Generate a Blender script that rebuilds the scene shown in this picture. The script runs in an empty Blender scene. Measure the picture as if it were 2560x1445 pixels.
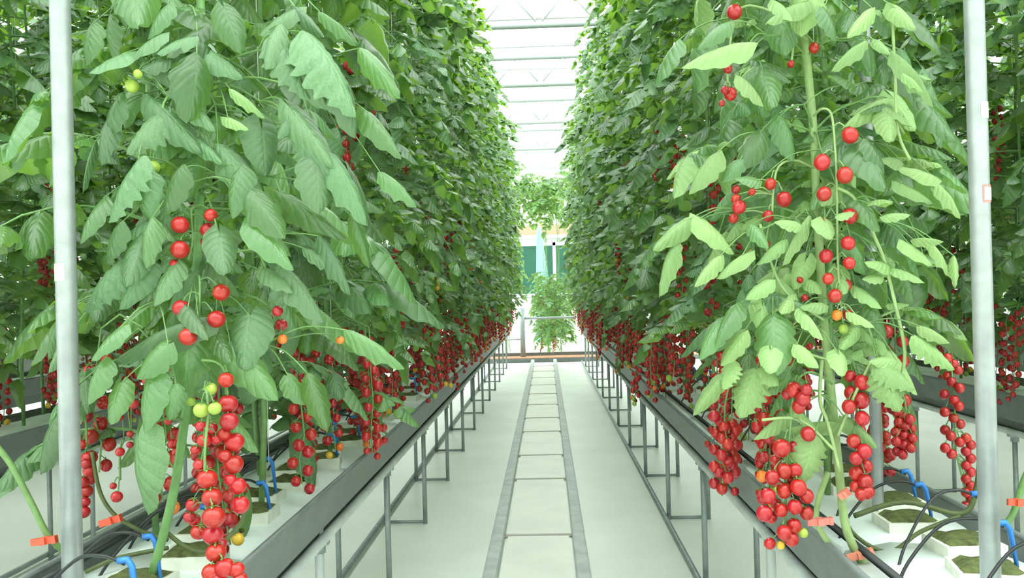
import bpy, math, random
from mathutils import Vector, Matrix, Quaternion

# ------------------------------------------------------------------ camera, world, exposure
S = bpy.context.scene
C = S.collection
F = 2217.0                      # focal length in pixels of the 2560 x 1445 frame
H = 1.28                        # camera height
CX, CY = 1280.0, 722.5
yc = Vector((85, -12.5, -F)).normalized()          # world +Y seen by the camera
zc = Vector((-0.026, 1, 0)); zc = (zc - zc.dot(yc) * yc).normalized()
xc = yc.cross(zc)
RW = Matrix((xc, yc, zc))                          # camera vector -> world vector
cam_d = bpy.data.cameras.new('camera')
cam = bpy.data.objects.new('camera', cam_d)
C.objects.link(cam)
cam_d.sensor_width = 36.0
cam_d.lens = 36.0 * F / 2560.0
cam_d.clip_end = 200
cam.matrix_world = Matrix.Translation((0, 0, H)) @ RW.to_4x4()
S.camera = cam

world = bpy.data.worlds.new('overcast_sky')
S.world = world
world.use_nodes = True
bg = world.node_tree.nodes['Background']
bg.inputs[0].default_value = (0.93, 1.0, 0.97, 1)
bg.inputs[1].default_value = 1.0
S.view_settings.view_transform = 'Standard'
S.view_settings.look = 'None'
S.view_settings.gamma = 1
S.view_settings.exposure = 2.42
S.view_settings.use_curve_mapping = False
S.cycles.max_bounces = 10
S.cycles.diffuse_bounces = 6
S.cycles.transparent_max_bounces = 10

rnd = random.Random(7)
PI = math.pi

def P(px, py, d):
    """point on the ray through pixel (px, py) at depth d along the aisle"""
    v = RW @ Vector((px - CX, -(py - CY), -F))
    return Vector((0, 0, H)) + v * (d / v.y)

# ------------------------------------------------------------------ materials
MATS = {}
def mat(name, col, rough=0.5, veins=0.0, hue=0.01, metal=0.0, spec=0.5, var=0.0, noise=0.0, nscale=20.0, trans=0.0, tcol=None, bump=0.0, bscale=60.0, coat=0.0):
    m = bpy.data.materials.new(name); m.use_nodes = True
    nt = m.node_tree; N = nt.nodes; L = nt.links
    b = N['Principled BSDF']
    b.inputs['Roughness'].default_value = rough
    b.inputs['Metallic'].default_value = metal
    b.inputs['Specular IOR Level'].default_value = spec
    if coat: b.inputs['Coat Weight'].default_value = coat; b.inputs['Coat Roughness'].default_value = 0.15
    rgb = N.new('ShaderNodeRGB'); rgb.outputs[0].default_value = (*col, 1)
    out = rgb.outputs[0]
    if var:
        oi = N.new('ShaderNodeObjectInfo')
        hs = N.new('ShaderNodeHueSaturation')
        mr = N.new('ShaderNodeMapRange'); mr.inputs[3].default_value = 1 - var; mr.inputs[4].default_value = 1 + var
        L.new(oi.outputs['Random'], mr.inputs[0]); L.new(mr.outputs[0], hs.inputs['Value'])
        mh = N.new('ShaderNodeMath'); mh.operation = 'MULTIPLY'; mh.inputs[1].default_value = 7.31
        fr = N.new('ShaderNodeMath'); fr.operation = 'FRACT'
        mr2 = N.new('ShaderNodeMapRange'); mr2.inputs[3].default_value = 0.5 - hue; mr2.inputs[4].default_value = 0.5 + hue
        L.new(oi.outputs['Random'], mh.inputs[0]); L.new(mh.outputs[0], fr.inputs[0]); L.new(fr.outputs[0], mr2.inputs[0]); L.new(mr2.outputs[0], hs.inputs['Hue'])
        L.new(out, hs.inputs['Color']); out = hs.outputs[0]
    if noise or bump:
        tc = N.new('ShaderNodeTexCoord')
        nz = N.new('ShaderNodeTexNoise'); nz.inputs['Scale'].default_value = nscale; nz.inputs['Detail'].default_value = 4
        L.new(tc.outputs['Object'], nz.inputs['Vector'])
    if noise:
        mr = N.new('ShaderNodeMapRange'); mr.inputs[1].default_value = 0.3; mr.inputs[2].default_value = 0.7
        mr.inputs[3].default_value = 1 - noise; mr.inputs[4].default_value = 1 + noise
        L.new(nz.outputs[0], mr.inputs[0])
        hs = N.new('ShaderNodeHueSaturation'); L.new(mr.outputs[0], hs.inputs['Value']); L.new(out, hs.inputs['Color']); out = hs.outputs[0]
    if bump:
        n2 = N.new('ShaderNodeTexNoise'); n2.inputs['Scale'].default_value = bscale; n2.inputs['Detail'].default_value = 3
        L.new(tc.outputs['Object'], n2.inputs['Vector'])
        bp = N.new('ShaderNodeBump'); bp.inputs['Strength'].default_value = bump; bp.inputs['Distance'].default_value = 0.004
        L.new(n2.outputs[0], bp.inputs['Height']); L.new(bp.outputs[0], b.inputs['Normal'])
    if veins:
        at = N.new('ShaderNodeAttribute'); at.attribute_name = 'blade'
        sp = N.new('ShaderNodeSeparateXYZ'); L.new(at.outputs['Vector'], sp.inputs[0])
        def mth(op, a, b_=None):
            n_ = N.new('ShaderNodeMath'); n_.operation = op
            for i_, q in enumerate((a, b_)):
                if q is None: continue
                if isinstance(q, (int, float)): n_.inputs[i_].default_value = q
                else: L.new(q, n_.inputs[i_])
            return n_.outputs[0]
        au = mth('ABSOLUTE', sp.outputs[0])
        ph = mth('MULTIPLY', mth('SUBTRACT', sp.outputs[1], mth('MULTIPLY', au, 0.30)), 6.2832 * 6.5)
        wv = mth('ABSOLUTE', mth('SINE', mth('MULTIPLY', ph, 0.5)))           # 0 on a side vein, 1 between veins
        mid = mth('MINIMUM', mth('MULTIPLY', au, 9.0), 1.0)                   # 0 on the midrib
        hgt = mth('MULTIPLY', mth('POWER', wv, 0.6), mid)
        bp2 = N.new('ShaderNodeBump'); bp2.inputs['Strength'].default_value = veins; bp2.inputs['Distance'].default_value = 0.006
        L.new(hgt, bp2.inputs['Height'])
        if bump: L.new(bp.outputs[0], bp2.inputs['Normal'])
        L.new(bp2.outputs[0], b.inputs['Normal'])
        mv = N.new('ShaderNodeMapRange'); mv.inputs[1].default_value = 0.0; mv.inputs[2].default_value = 0.35; mv.inputs[3].default_value = 1.28; mv.inputs[4].default_value = 1.0
        L.new(hgt, mv.inputs[0])
        hv = N.new('ShaderNodeHueSaturation'); L.new(mv.outputs[0], hv.inputs['Value']); L.new(out, hv.inputs['Color']); out = hv.outputs[0]
    L.new(out, b.inputs['Base Color'])
    if trans:
        tr = N.new('ShaderNodeBsdfTranslucent')
        tr.inputs[0].default_value = (*(tcol or col), 1)
        mx = N.new('ShaderNodeMixShader'); mx.inputs[0].default_value = trans
        L.new(b.outputs[0], mx.inputs[1]); L.new(tr.outputs[0], mx.inputs[2])
        L.new(mx.outputs[0], N['Material Output'].inputs[0])
    MATS[name] = m
    return m

mat('leaf', (0.118, 0.236, 0.098), rough=0.33, spec=1.0, coat=0.25, var=0.42, trans=0.45, tcol=(0.32, 0.56, 0.06), noise=0.18, nscale=25, veins=0.3)
mat('leaf_dusty', (0.118, 0.236, 0.098), rough=0.40, spec=1.0, var=0.30, trans=0.25, tcol=(0.22, 0.42, 0.08), noise=0.16, nscale=30, bump=0.25, bscale=90, veins=0.3)  # same green as leaf, rougher, bumpier and less translucent
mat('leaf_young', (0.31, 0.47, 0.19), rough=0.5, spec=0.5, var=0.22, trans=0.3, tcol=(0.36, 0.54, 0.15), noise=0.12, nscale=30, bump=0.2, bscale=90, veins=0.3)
mat('vine_olive', (0.085, 0.11, 0.035), rough=0.6, noise=0.2, nscale=40)
mat('vine', (0.15, 0.28, 0.09), rough=0.55, var=0.15, noise=0.2, nscale=40)
mat('vine_pale', (0.30, 0.42, 0.17), rough=0.55, var=0.1, noise=0.15, nscale=40)
mat('tomato_red', (0.42, 0.012, 0.013), rough=0.24, spec=0.6, var=0.14, hue=0.004)
mat('tomato_orange', (0.75, 0.20, 0.03), rough=0.25, var=0.1)
mat('tomato_green', (0.33, 0.45, 0.07), rough=0.28, var=0.12)
mat('tomato_yellow', (0.72, 0.45, 0.04), rough=0.28, var=0.1)
mat('calyx', (0.16, 0.30, 0.08), rough=0.6)
mat('galvanised', (0.40, 0.42, 0.43), rough=0.42, metal=0.5, noise=0.12, nscale=35)
mat('steel_grey', (0.30, 0.34, 0.34), rough=0.45, metal=0.35, noise=0.15, nscale=20)
mat('rail_paint', (0.52, 0.55, 0.54), rough=0.6, metal=0.1, noise=0.14, nscale=12)
mat('tie_metal', (0.56, 0.53, 0.48), rough=0.6)
mat('girder_grey', (0.42, 0.45, 0.45), rough=0.5)
mat('gutter_metal', (0.15, 0.17, 0.165), rough=0.45, metal=0.2, noise=0.15, nscale=9)
mat('black_plastic', (0.018, 0.020, 0.022), rough=0.35)
mat('blue_plastic', (0.03, 0.20, 0.62), rough=0.35)
mat('clip_red', (0.75, 0.10, 0.05), rough=0.4)
mat('clip_pale', (0.80, 0.24, 0.17), rough=0.4, var=0.1)
mat('slab_film', (0.76, 0.84, 0.82), rough=0.35, noise=0.06, nscale=8, bump=0.5, bscale=25)
mat('cube_wrap', (0.74, 0.75, 0.66), rough=0.6, noise=0.12, nscale=30)
mat('moss', (0.10, 0.12, 0.035), rough=0.9, noise=0.5, nscale=60, bump=1.0, bscale=150)
mat('floor_film', (0.85, 0.88, 0.81), rough=0.45, noise=0.05, nscale=1.7)
mat('path_concrete', (0.78, 0.77, 0.72), rough=0.7, noise=0.08, nscale=3)
mat('floor_panel', (0.90, 0.89, 0.81), rough=0.5, noise=0.05, nscale=4)
mat('white_paint', (0.82, 0.84, 0.82), rough=0.5)
mat('wall_white', (0.80, 0.83, 0.80), rough=0.6, noise=0.04, nscale=2)
mat('wall_beam_tan', (0.36, 0.26, 0.17), rough=0.7, noise=0.1)
mat('green_screen', (0.008, 0.085, 0.050), rough=0.6, noise=0.15, nscale=3)
mat('teal_film', (0.35, 0.66, 0.60), rough=0.3, trans=0.4, tcol=(0.4, 0.75, 0.68))
mat('rust', (0.40, 0.20, 0.11), rough=0.7, noise=0.2, nscale=8)
mat('sticker_cream', (0.85, 0.82, 0.68), rough=0.5)
mat('sticker_white', (0.85, 0.80, 0.80), rough=0.5)
mat('sticker_red', (0.75, 0.22, 0.20), rough=0.5)
mat('string', (0.75, 0.78, 0.72), rough=0.8)
# greenhouse film: mostly clear, partly scattering
m = bpy.data.materials.new('roof_film'); m.use_nodes = True
nt = m.node_tree; N = nt.nodes; L = nt.links
N.remove(N['Principled BSDF'])
a = N.new('ShaderNodeBsdfTransparent'); a.inputs[0].default_value = (0.97, 1, 0.98, 1)
b = N.new('ShaderNodeBsdfTranslucent'); b.inputs[0].default_value = (0.92, 0.95, 0.93, 1)
mx = N.new('ShaderNodeMixShader'); mx.inputs[0].default_value = 0.45
L.new(a.outputs[0], mx.inputs[1]); L.new(b.outputs[0], mx.inputs[2]); L.new(mx.outputs[0], N['Material Output'].inputs[0])
MATS['roof_film'] = m

# ------------------------------------------------------------------ mesh helpers
class MB:
    def __init__(s): s.v = []; s.f = []; s.mi = []; s.mats = []; s.a = {}
    def m(s, name):
        if name not in s.mats: s.mats.append(name)
        return s.mats.index(name)
    def add(s, verts, faces, mname, att=None):
        o = len(s.v); k = s.m(mname)
        if att: s.a.update({o + i: q for i, q in enumerate(att)})
        s.v.extend([tuple(p) for p in verts])
        for f in faces:
            s.f.append(tuple(i + o for i in f)); s.mi.append(k)
    def box(s, lo, hi, mname):
        x0, y0, z0 = lo; x1, y1, z1 = hi
        v = [(x0,y0,z0),(x1,y0,z0),(x1,y1,z0),(x0,y1,z0),(x0,y0,z1),(x1,y0,z1),(x1,y1,z1),(x0,y1,z1)]
        s.add(v, [(0,3,2,1),(4,5,6,7),(0,1,5,4),(1,2,6,5),(2,3,7,6),(3,0,4,7)], mname)
    def tube(s, pts, rad, mname, n=8, cap=True):
        pts = [Vector(p) for p in pts]
        if not hasattr(rad, '__len__'): rad = [rad] * len(pts)
        vs = []; fs = []
        up = Vector((0, 0, 1))
        t0 = (pts[1] - pts[0]).normalized()
        a = t0.cross(up)
        if a.length < 1e-3: a = Vector((1, 0, 0))
        a.normalize()
        for i, p in enumerate(pts):
            t = (pts[min(i+1, len(pts)-1)] - pts[max(i-1, 0)])
            if t.length < 1e-9: t = t0
            t.normalize()
            a = (a - a.dot(t) * t)
            if a.length < 1e-6: a = t.orthogonal()
            a.normalize(); b = t.cross(a)
            for k in range(n):
                q = 2 * PI * k / n
                vs.append(p + (a * math.cos(q) + b * math.sin(q)) * rad[i])
        for i in range(len(pts) - 1):
            for k in range(n):
                k2 = (k + 1) % n
                fs.append((i*n+k, i*n+k2, (i+1)*n+k2, (i+1)*n+k))
        if cap:
            fs.append(tuple(range(n))[::-1]); fs.append(tuple((len(pts)-1)*n + k for k in range(n)))
        s.add(vs, fs, mname)
    def ball(s, c, r, mname, nu=8, nv=6, sz=1.0):
        vs = [Vector(c) + Vector((0, 0, r * sz))]; fs = []
        for j in range(1, nv):
            th = PI * j / nv
            for k in range(nu):
                q = 2 * PI * k / nu
                vs.append(Vector(c) + Vector((r*math.sin(th)*math.cos(q), r*math.sin(th)*math.sin(q), r*sz*math.cos(th))))
        vs.append(Vector(c) + Vector((0, 0, -r * sz)))
        for k in range(nu):
            fs.append((0, 1+k, 1+(k+1) % nu))
            e = len(vs) - 1; bse = 1 + (nv-2)*nu
            fs.append((e, bse+(k+1) % nu, bse+k))
        for j in range(nv-2):
            for k in range(nu):
                a = 1+j*nu+k; b = 1+j*nu+(k+1) % nu
                fs.append((a, a+nu, b+nu, b))
        s.add(vs, fs, mname)
    def mesh(s, name, smooth=True):
        me = bpy.data.meshes.new(name)
        me.from_pydata(s.v, [], s.f)
        for k in s.mats: me.materials.append(MATS[k])
        me.polygons.foreach_set('material_index', s.mi)
        me.polygons.foreach_set('use_smooth', [smooth] * len(s.f))
        if s.a:
            at = me.attributes.new('blade', 'FLOAT_VECTOR', 'POINT')
            at.data.foreach_set('vector', [c for i in range(len(s.v)) for c in (*s.a.get(i, (0.5, 0.5)), 0.0)])
        me.update()
        return me

def obj(name, me, parent=None, loc=(0,0,0), rot=None, scale=None):
    o = bpy.data.objects.new(name, me)
    C.objects.link(o)
    if parent is not None: o.parent = parent
    o.location = loc
    if rot is not None:
        if isinstance(rot, Quaternion): o.rotation_mode = 'QUATERNION'; o.rotation_quaternion = rot
        else: o.rotation_euler = rot
    if scale is not None: o.scale = scale if hasattr(scale, '__len__') else (scale,)*3
    return o
def tag(o, label=None, cat=None, group=None, kind=None):
    if label: o['label'] = label
    if cat: o['category'] = cat
    if group: o['group'] = group
    if kind: o['kind'] = kind
    return o
def boxobj(name, lo, hi, m, parent=None):
    b = MB(); b.box(lo, hi, m); return obj(name, b.mesh(name, False), parent)
def tubeobj(name, pts, r, m, parent=None, n=10):
    b = MB(); b.tube(pts, r, m, n); return obj(name, b.mesh(name), parent)

# ------------------------------------------------------------------ layout
XL, XR = -0.825, 0.765            # the two rows beside the aisle
XLL, XRR = XL - 1.6, XR + 1.6     # the next rows out
XL3, XR3 = XLL - 1.6, XRR + 1.6
XL4, XR4 = XL3 - 1.6, XR3 + 1.6
YEND = 16.6
GZ = 0.75                         # top of the gutters

# ------------------------------------------------------------------ setting
tag(boxobj('floor', (-7.5, -3, -0.05), (7.5, YEND, 0), 'floor_film'), kind='structure')
tag(boxobj('path', (-7.5, YEND, -0.05), (7.5, 30, -0.004), 'path_concrete'), kind='structure')
w = tag(boxobj('wall_back', (-7.5, 29.0, 0), (7.5, 29.1, 6.2), 'wall_white'), kind='structure')
boxobj('wall_beam', (-7.5, 28.9, 3.2), (7.5, 29.0, 3.55), 'wall_beam_tan', w)
boxobj('wall_beam', (-7.5, 28.92, 1.05), (7.5, 29.0, 1.18), 'white_paint', w)
for sx, nm in ((-1, 'left'), (1, 'right')):
    x0, x1 = sorted((sx * 7.5, sx * 7.6))
    tag(boxobj('wall_' + nm, (x0, -3, 0), (x1, 29, 5.47), 'wall_white'), kind='structure')

tag(boxobj('wall_front', (-7.5, -3.1, 0), (7.5, -3, 5.47), 'wall_white'), kind='structure')  # unseen wall added behind the camera to cut low sky light

# roof film panels between girders, each panel a piece
ROOFZ = 5.0
roof = bpy.data.objects.new('ceiling', None); C.objects.link(roof); tag(roof, kind='structure')
b = MB(); b.add([(-7.5, 0, 0.0), (7.5, 0, 0.0), (7.5, 1.46, 0.0), (-7.5, 1.46, 0.0)], [(0, 1, 2, 3)], 'roof_film')
pm = b.mesh('roof_panel', False)
y = -3.0
while y < 29:
    obj('roof_panel', pm, roof, (0, y + 0.02, ROOFZ + 0.5))
    y += 1.5
b = MB(); b.box((-7.5, -0.03, -0.03), (7.5, 0.03, 0.03), 'girder_grey'); gm = b.mesh('glazing_bar', False)
y = -3.0
while y < 29.2:
    obj('glazing_bar', gm, roof, (0, y, ROOFZ + 0.5)); y += 1.5
# lattice girders across the house
def girder(y):
    g = bpy.data.objects.new('roof_girder', None); C.objects.link(g); g.location = (0, y, ROOFZ - 0.5)
    tag(g, 'grey lattice girder spanning the greenhouse roof above the plants', 'girder', 'lattice girders under the roof')
    return g
ch = MB(); ch.tube([(-7.5, 0, 0), (7.5, 0, 0)], 0.04, 'girder_grey', 8); chm = ch.mesh('chord')
dg = MB(); dg.tube([(0, 0, 0), (0.35, 0, 0.42)], 0.014, 'girder_grey', 5); dgm = dg.mesh('diagonal')
for k in range(8):
    g = girder(4.6 + 3.0 * k)
    obj('chord', chm, g); obj('chord', chm, g, (0, 0, 0.42))
    for i in range(-5, 5):
        obj('diagonal', dgm, g, (i * 0.7, 0, 0)); obj('diagonal', dgm, g, (i * 0.7 + 0.7, 0, 0), (0, 0, PI))
# longitudinal crop wires' carrying tubes
for x, who in ((XL, 'one white sticker'), (XR, 'two stickers')):
    tag(tubeobj('crop_wire', [(x, 1.0, 3.95), (x, YEND, 3.95)], 0.006, 'steel_grey', n=5),
        'taut steel crop wire above the row of the post with ' + who, 'wire')

# ------------------------------------------------------------------ heating rails and their ties
def heating_rail(x, label, z=0.048, w=0.031, h=0.025, y0=0.6, y1=YEND - 0.15, group='heating pipe rails on the aisle floors'):
    b = MB()
    n = 16; ring = []
    for k in range(n):
        q = 2 * PI * (k + 0.5) / n
        cx_, cz_ = math.cos(q), math.sin(q)
        p = 0.3
        ring.append((w * math.copysign(abs(cx_) ** p, cx_), h * math.copysign(abs(cz_) ** p, cz_)))
    vs = [(x + a, y0, z + c) for a, c in ring] + [(x + a, y1, z + c) for a, c in ring]
    fs = [(k, (k+1) % n, n + (k+1) % n, n + k) for k in range(n)] + [tuple(range(n))[::-1], tuple(range(n, 2*n))]
    b.add(vs, fs, 'rail_paint')
    return tag(obj('heating_rail', b.mesh('heating_rail', False)), label, 'rail', group)
RC, RS = -0.072, 0.205
heating_rail(RC - RS, 'grey rail on the middle aisle floor, on the side of the one-sticker post')
heating_rail(RC + RS, 'grey rail on the middle aisle floor, on the side of the two-sticker post')
tie = MB(); tie.box((-RS + 0.02, -0.011, 0.004), (RS - 0.02, 0.011, 0.017), 'tie_metal'); tie.box((-RS - 0.026, -0.02, 0.0), (-RS + 0.026, 0.02, 0.024), 'tie_metal'); tie.box((RS - 0.026, -0.02, 0.0), (RS + 0.026, 0.02, 0.024), 'tie_metal')
tiem = tie.mesh('rail_tie', False)
ty = [2.6, 3.5, 4.68, 6.1, 7.0, 8.2, 9.1, 10.2, 11.3, 12.4, 13.5, 14.6, 15.7]
for y in ty:
    tag(obj('rail_tie', tiem, None, (RC, y, 0)), 'thin steel tie lying across the floor between the two aisle rails', 'rail tie', 'ties between the rails of the middle aisle')
fp = [y + 0.0 for y in ty]
for y0, y1 in zip([0.9] + fp, fp + [YEND - 0.1]):
    bb = boxobj('floor_panel', (RC - RS + 0.045, y0 + 0.014, 0.0), (RC + RS - 0.045, y1 - 0.014, 0.012), 'floor_panel', bpy.data.objects['floor'])
for cx_, who in ((RC - 1.6, 'beyond the row of the one-sticker post'), (RC + 1.6, 'beyond the row of the two-sticker post')):
    for s in (-1, 1):
        heating_rail(cx_ + s * RS, 'grey rail on the side aisle floor ' + who, group='rails on the floor ' + who)

# ------------------------------------------------------------------ gutters, stands, slabs
WHO = {XL: 'row of the one-sticker post', XR: 'row of the two-sticker post',
       XLL: 'second row, past the one-sticker post', XRR: 'second row, past the two-sticker post',
       XL3: 'third row, past the one-sticker post', XR3: 'third row, past the two-sticker post',
       XL4: 'outermost row, past the one-sticker post', XR4: 'outermost row, past the two-sticker post'}
def gutter(x, y0, y1):
    g = bpy.data.objects.new('growing_gutter', None); C.objects.link(g); g.location = (x, y0, GZ - 0.13)
    tag(g, 'long dark grey growing gutter on stands, ' + WHO[x], 'gutter')
    t = 0.006; L_ = y1 - y0
    prof = [(-0.205, 0.13), (-0.165, 0.0), (0.165, 0.0), (0.205, 0.13), (0.197, 0.13), (0.160, 0.007), (-0.160, 0.007), (-0.197, 0.13)]
    n = len(prof)
    b = MB()
    vs = [(a, 0, c) for a, c in prof] + [(a, L_, c) for a, c in prof]
    fs = [(k, n + k, n + (k+1) % n, (k+1) % n) for k in range(n)]
    fs += [(0, 1, 6, 7), (1, 2, 5, 6), (2, 3, 4, 5), (n+7, n+6, n+1, n), (n+6, n+5, n+2, n+1), (n+5, n+4, n+3, n+2)]
    b.add(vs, fs, 'gutter_metal'); obj('trough', b.mesh('trough', False), g)
    for s in (-1, 1):
        tubeobj('rolled_edge', [(s * 0.203, 0, 0.133), (s * 0.203, L_, 0.133)], 0.007, 'gutter_metal', g, 6)
    b = MB(); b.box((-0.115, 0.05, -0.07), (0.115, L_ - 0.05, -0.001), 'gutter_metal'); obj('drain_channel', b.mesh('drain_channel', False), g)
    return g
legm = {}
def stand(x, y, tall=False):
    g = bpy.data.objects.new('gutter_stand', None); C.objects.link(g); g.location = (x, y, 0)
    tag(g, 'grey steel frame stand under the gutter, ' + WHO[x], 'stand', 'frame stands, ' + WHO[x])
    hw = 0.11
    if 'leg' not in legm:
        b = MB(); b.tube([(0, 0, 0.0), (0, 0, 0.55)], 0.0125, 'steel_grey', 8); legm['leg'] = b.mesh('leg')
        b = MB(); b.tube([(0, 0, 0.0), (0, 0, 0.66)], 0.0145, 'rail_paint', 8); legm['tall'] = b.mesh('leg')
        b = MB(); b.tube([(-hw, 0, 0.012), (hw, 0, 0.012)], 0.009, 'steel_grey', 6); legm['foot'] = b.mesh('foot_bar')
        b = MB(); b.box((-hw - 0.03, -0.015, 0.53), (hw + 0.03, 0.015, 0.545), 'steel_grey'); legm['top'] = b.mesh('cross_bar', False)
        b = MB(); b.tube([(0, 0, 0.505), (0, 0, 0.555)], 0.02, 'steel_grey', 8); legm['clamp'] = b.mesh('clamp')
    for s in (-1, 1):
        l = obj('leg', legm['tall' if tall else 'leg'], g, (s * hw, 0, 0))
        obj('clamp', legm['clamp'], l)
    obj('foot_bar', legm['foot'], g); obj('cross_bar', legm['top'], g)
    return g
def slab_row(x, y0, y1, near):
    y = y0
    while y < y1 - 0.2:
        L_ = min(0.98, y1 - y)
        b = MB()
        # rounded plastic wrapped slab
        prof = [(-0.150, -0.07), (-0.176, -0.005), (-0.165, 0.022), (-0.06, 0.034), (0.06, 0.034), (0.165, 0.022), (0.176, -0.005), (0.150, -0.07)]
        ks = 8
        vs = []; fs = []; n = len(prof)
        rr = random.Random(int(y * 100))
        for k in range(ks + 1):
            t = k / ks; e = 1.0 if 0 < k < ks else 0.9
            for a, c in prof:
                vs.append((a * e, t * L_, c * e + rr.uniform(-0.004, 0.004)))
        for k in range(ks):
            for i in range(n - 1):
                fs.append((k*n+i, k*n+i+1, (k+1)*n+i+1, (k+1)*n+i))
        fs.append(tuple(range(n))[::-1]); fs.append(tuple(ks*n + i for i in range(n)))
        b.add(vs, fs, 'slab_film')
        o = obj('grow_slab', b.mesh('grow_slab'), None, (x, y, GZ - 0.045))
        for p in o.data.polygons: pass
        tag(o, 'white plastic wrapped growing slab in the gutter, ' + WHO[x], 'grow slab', 'grow slabs, ' + WHO[x])
        y += 1.0

for x, y0, y1, tp in ((XL, 0.9, YEND - 0.1, 'in'), (XR, 0.9, YEND - 0.1, 'out'), (XLL, 1.6, 13, 'in'), (XRR, 1.6, 13, 'out')):
    gutter(x, y0, y1)
    slab_row(x, y0 + 0.02, y1, True)
    for s in (-1, 1):
        tag(tubeobj('stand_rail', [(x + s * 0.132, y0, 0.555), (x + s * 0.132, y1, 0.555)], 0.016, 'rail_paint', None, 8),
            'grey pipe on the stands below the gutter, ' + WHO[x], 'pipe', 'upper pipes, ' + WHO[x])
    xs = x - 0.135
    tag(tubeobj('heating_pipe', [(xs, y0, 0.025), (xs, y1, 0.025)], 0.014, 'steel_grey', None, 8),
        'thin grey pipe along the stand feet, ' + WHO[x], 'pipe')
    k = 0; y = 1.55 if x in (XL, XR) else 2.1
    while y < y1:
        stand(x, y, tall=(k == 1)); y += 1.15; k += 1
for x in (XL3, XR3, XL4, XR4):
    gutter(x, 2, 13)
    slab_row(x, 2.02, 13, False)
    y = 2.6
    while y < 12: stand(x, y); y += 1.15

# ------------------------------------------------------------------ posts
def post(x, y, r, label, stickers=()):
    p = bpy.data.objects.new('support_post', None); C.objects.link(p); p.location = (x, y, 0)
    tag(p, label, 'post')
    b = MB(); b.tube([(0, 0, 0), (0, 0, ROOFZ - 0.5)], r, 'galvanised', 20); obj('pipe', b.mesh('pipe'), p)
    b = MB(); b.box((-0.05, -0.05, 0), (0.05, 0.05, 0.012), 'steel_grey'); obj('base_plate', b.mesh('base_plate', False), p)
    for (z0, z1, a0, a1, mc, border) in stickers:
        def patch(a0, a1, z0, z1, rr, mname):
            b = MB(); n = 6; vs = []; fs = []
            for i in range(n + 1):
                a = a0 + (a1 - a0) * i / n
                vs += [(rr * math.sin(a), -rr * math.cos(a), z0), (rr * math.sin(a), -rr * math.cos(a), z1)]
            for i in range(n): fs.append((2*i, 2*i+2, 2*i+3, 2*i+1))
            b.add(vs, fs, mname); return b.mesh('sticker')
        if border:
            st = obj('sticker', patch(a0, a1, z0, z1, r + 0.0006, border), p)
            obj('sticker_print', patch(a0 + 0.14, a1 - 0.14, z0 + 0.004, z1 - 0.004, r + 0.0012, mc), st)
        else:
            obj('sticker', patch(a0, a1, z0, z1, r + 0.0006, mc), p)
    return p
PD = 1.54
pl = P(166, 735, PD); pr = P(2456, 735, PD)
zl = [P(148, v, PD).z for v in (660, 703)]
post(pl.x, PD, 0.0178, 'bright galvanised post with one white sticker beside the tomato row',
     [(zl[1], zl[0], -1.3, 0.35, 'sticker_cream', None)])
z1 = [P(2450, v, PD).z for v in (258, 298)]; z2 = [P(2462, v, PD).z for v in (464, 508)]
post(pr.x, PD, 0.0166, 'bright galvanised post with a cream and a red-edged sticker',
     [(z1[1], z1[0], -0.1, 1.4, 'sticker_cream', None), (z2[1], z2[0], -0.15, 1.4, 'sticker_white', 'sticker_red')])
q = P(2180, 735, 2.16)
post(q.x, 2.16, 0.0135, 'slim dull grey post rising among the vines behind a clip-held stem')
for k, (x, y) in enumerate(((XL - 0.05, 5.3), (XR + 0.05, 6.2), (XL - 0.05, 9.3), (XR + 0.05, 10.2))):
    post(x, y, 0.02, 'plain galvanised post inside the leaves of the ' + WHO[XL if x < 0 else XR])if False else None

# ------------------------------------------------------------------ leaf and fruit meshes
def leaflet_geo(nl, nw, seed, serr=0.12, droop=0.25, fold=0.18, heart=0.1, wid=0.62, twist=0.0, curl=0.75, pk=0.62):
    """ovate leaflet along +Y, unit length, normal +Z; returns verts, faces"""
    rr = random.Random(seed)
    ph = rr.uniform(0, 6.28); wav = rr.uniform(0.01, 0.04)
    vs = []; fs = []; att = []
    for i in range(nl + 1):
        t = i / nl
        w = 0.5 * wid * (math.sin(PI * min(1, t ** pk * 0.985 + 0.0)) ** 0.75 if 0 < t < 1 else (0.12 if t == 0 else 0.0))
        if serr and 0.12 < t < 0.93:
            w *= 1 + serr * math.sin(i * 1.9 + ph) * (0.75 + 0.25 * math.sin(i * 0.9 + ph))
        for j in range(-nw, nw + 1):
            u = j / nw
            x = u * w
            yy = t - heart * abs(u) ** 1.3 * (1 - t) ** 2 - serr * 0.25 * abs(u) * (0.5 if i % 2 else 0) * 0.3
            z = -droop * t * t + fold * abs(u) * w - curl * w * u * u + wav * math.sin(5 * t * 3 + ph + u * 2) * abs(u)
            x2 = x + twist * t * t * 0.15
            vs.append((x2, yy, z)); att.append((u, t))
    m_ = 2 * nw + 1
    for i in range(nl):
        for j in range(2 * nw):
            fs.append((i*m_+j, i*m_+j+1, (i+1)*m_+j+1, (i+1)*m_+j))
    return vs, fs, att

def xf(vs, M):
    return [M @ Vector(v) for v in vs]

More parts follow.
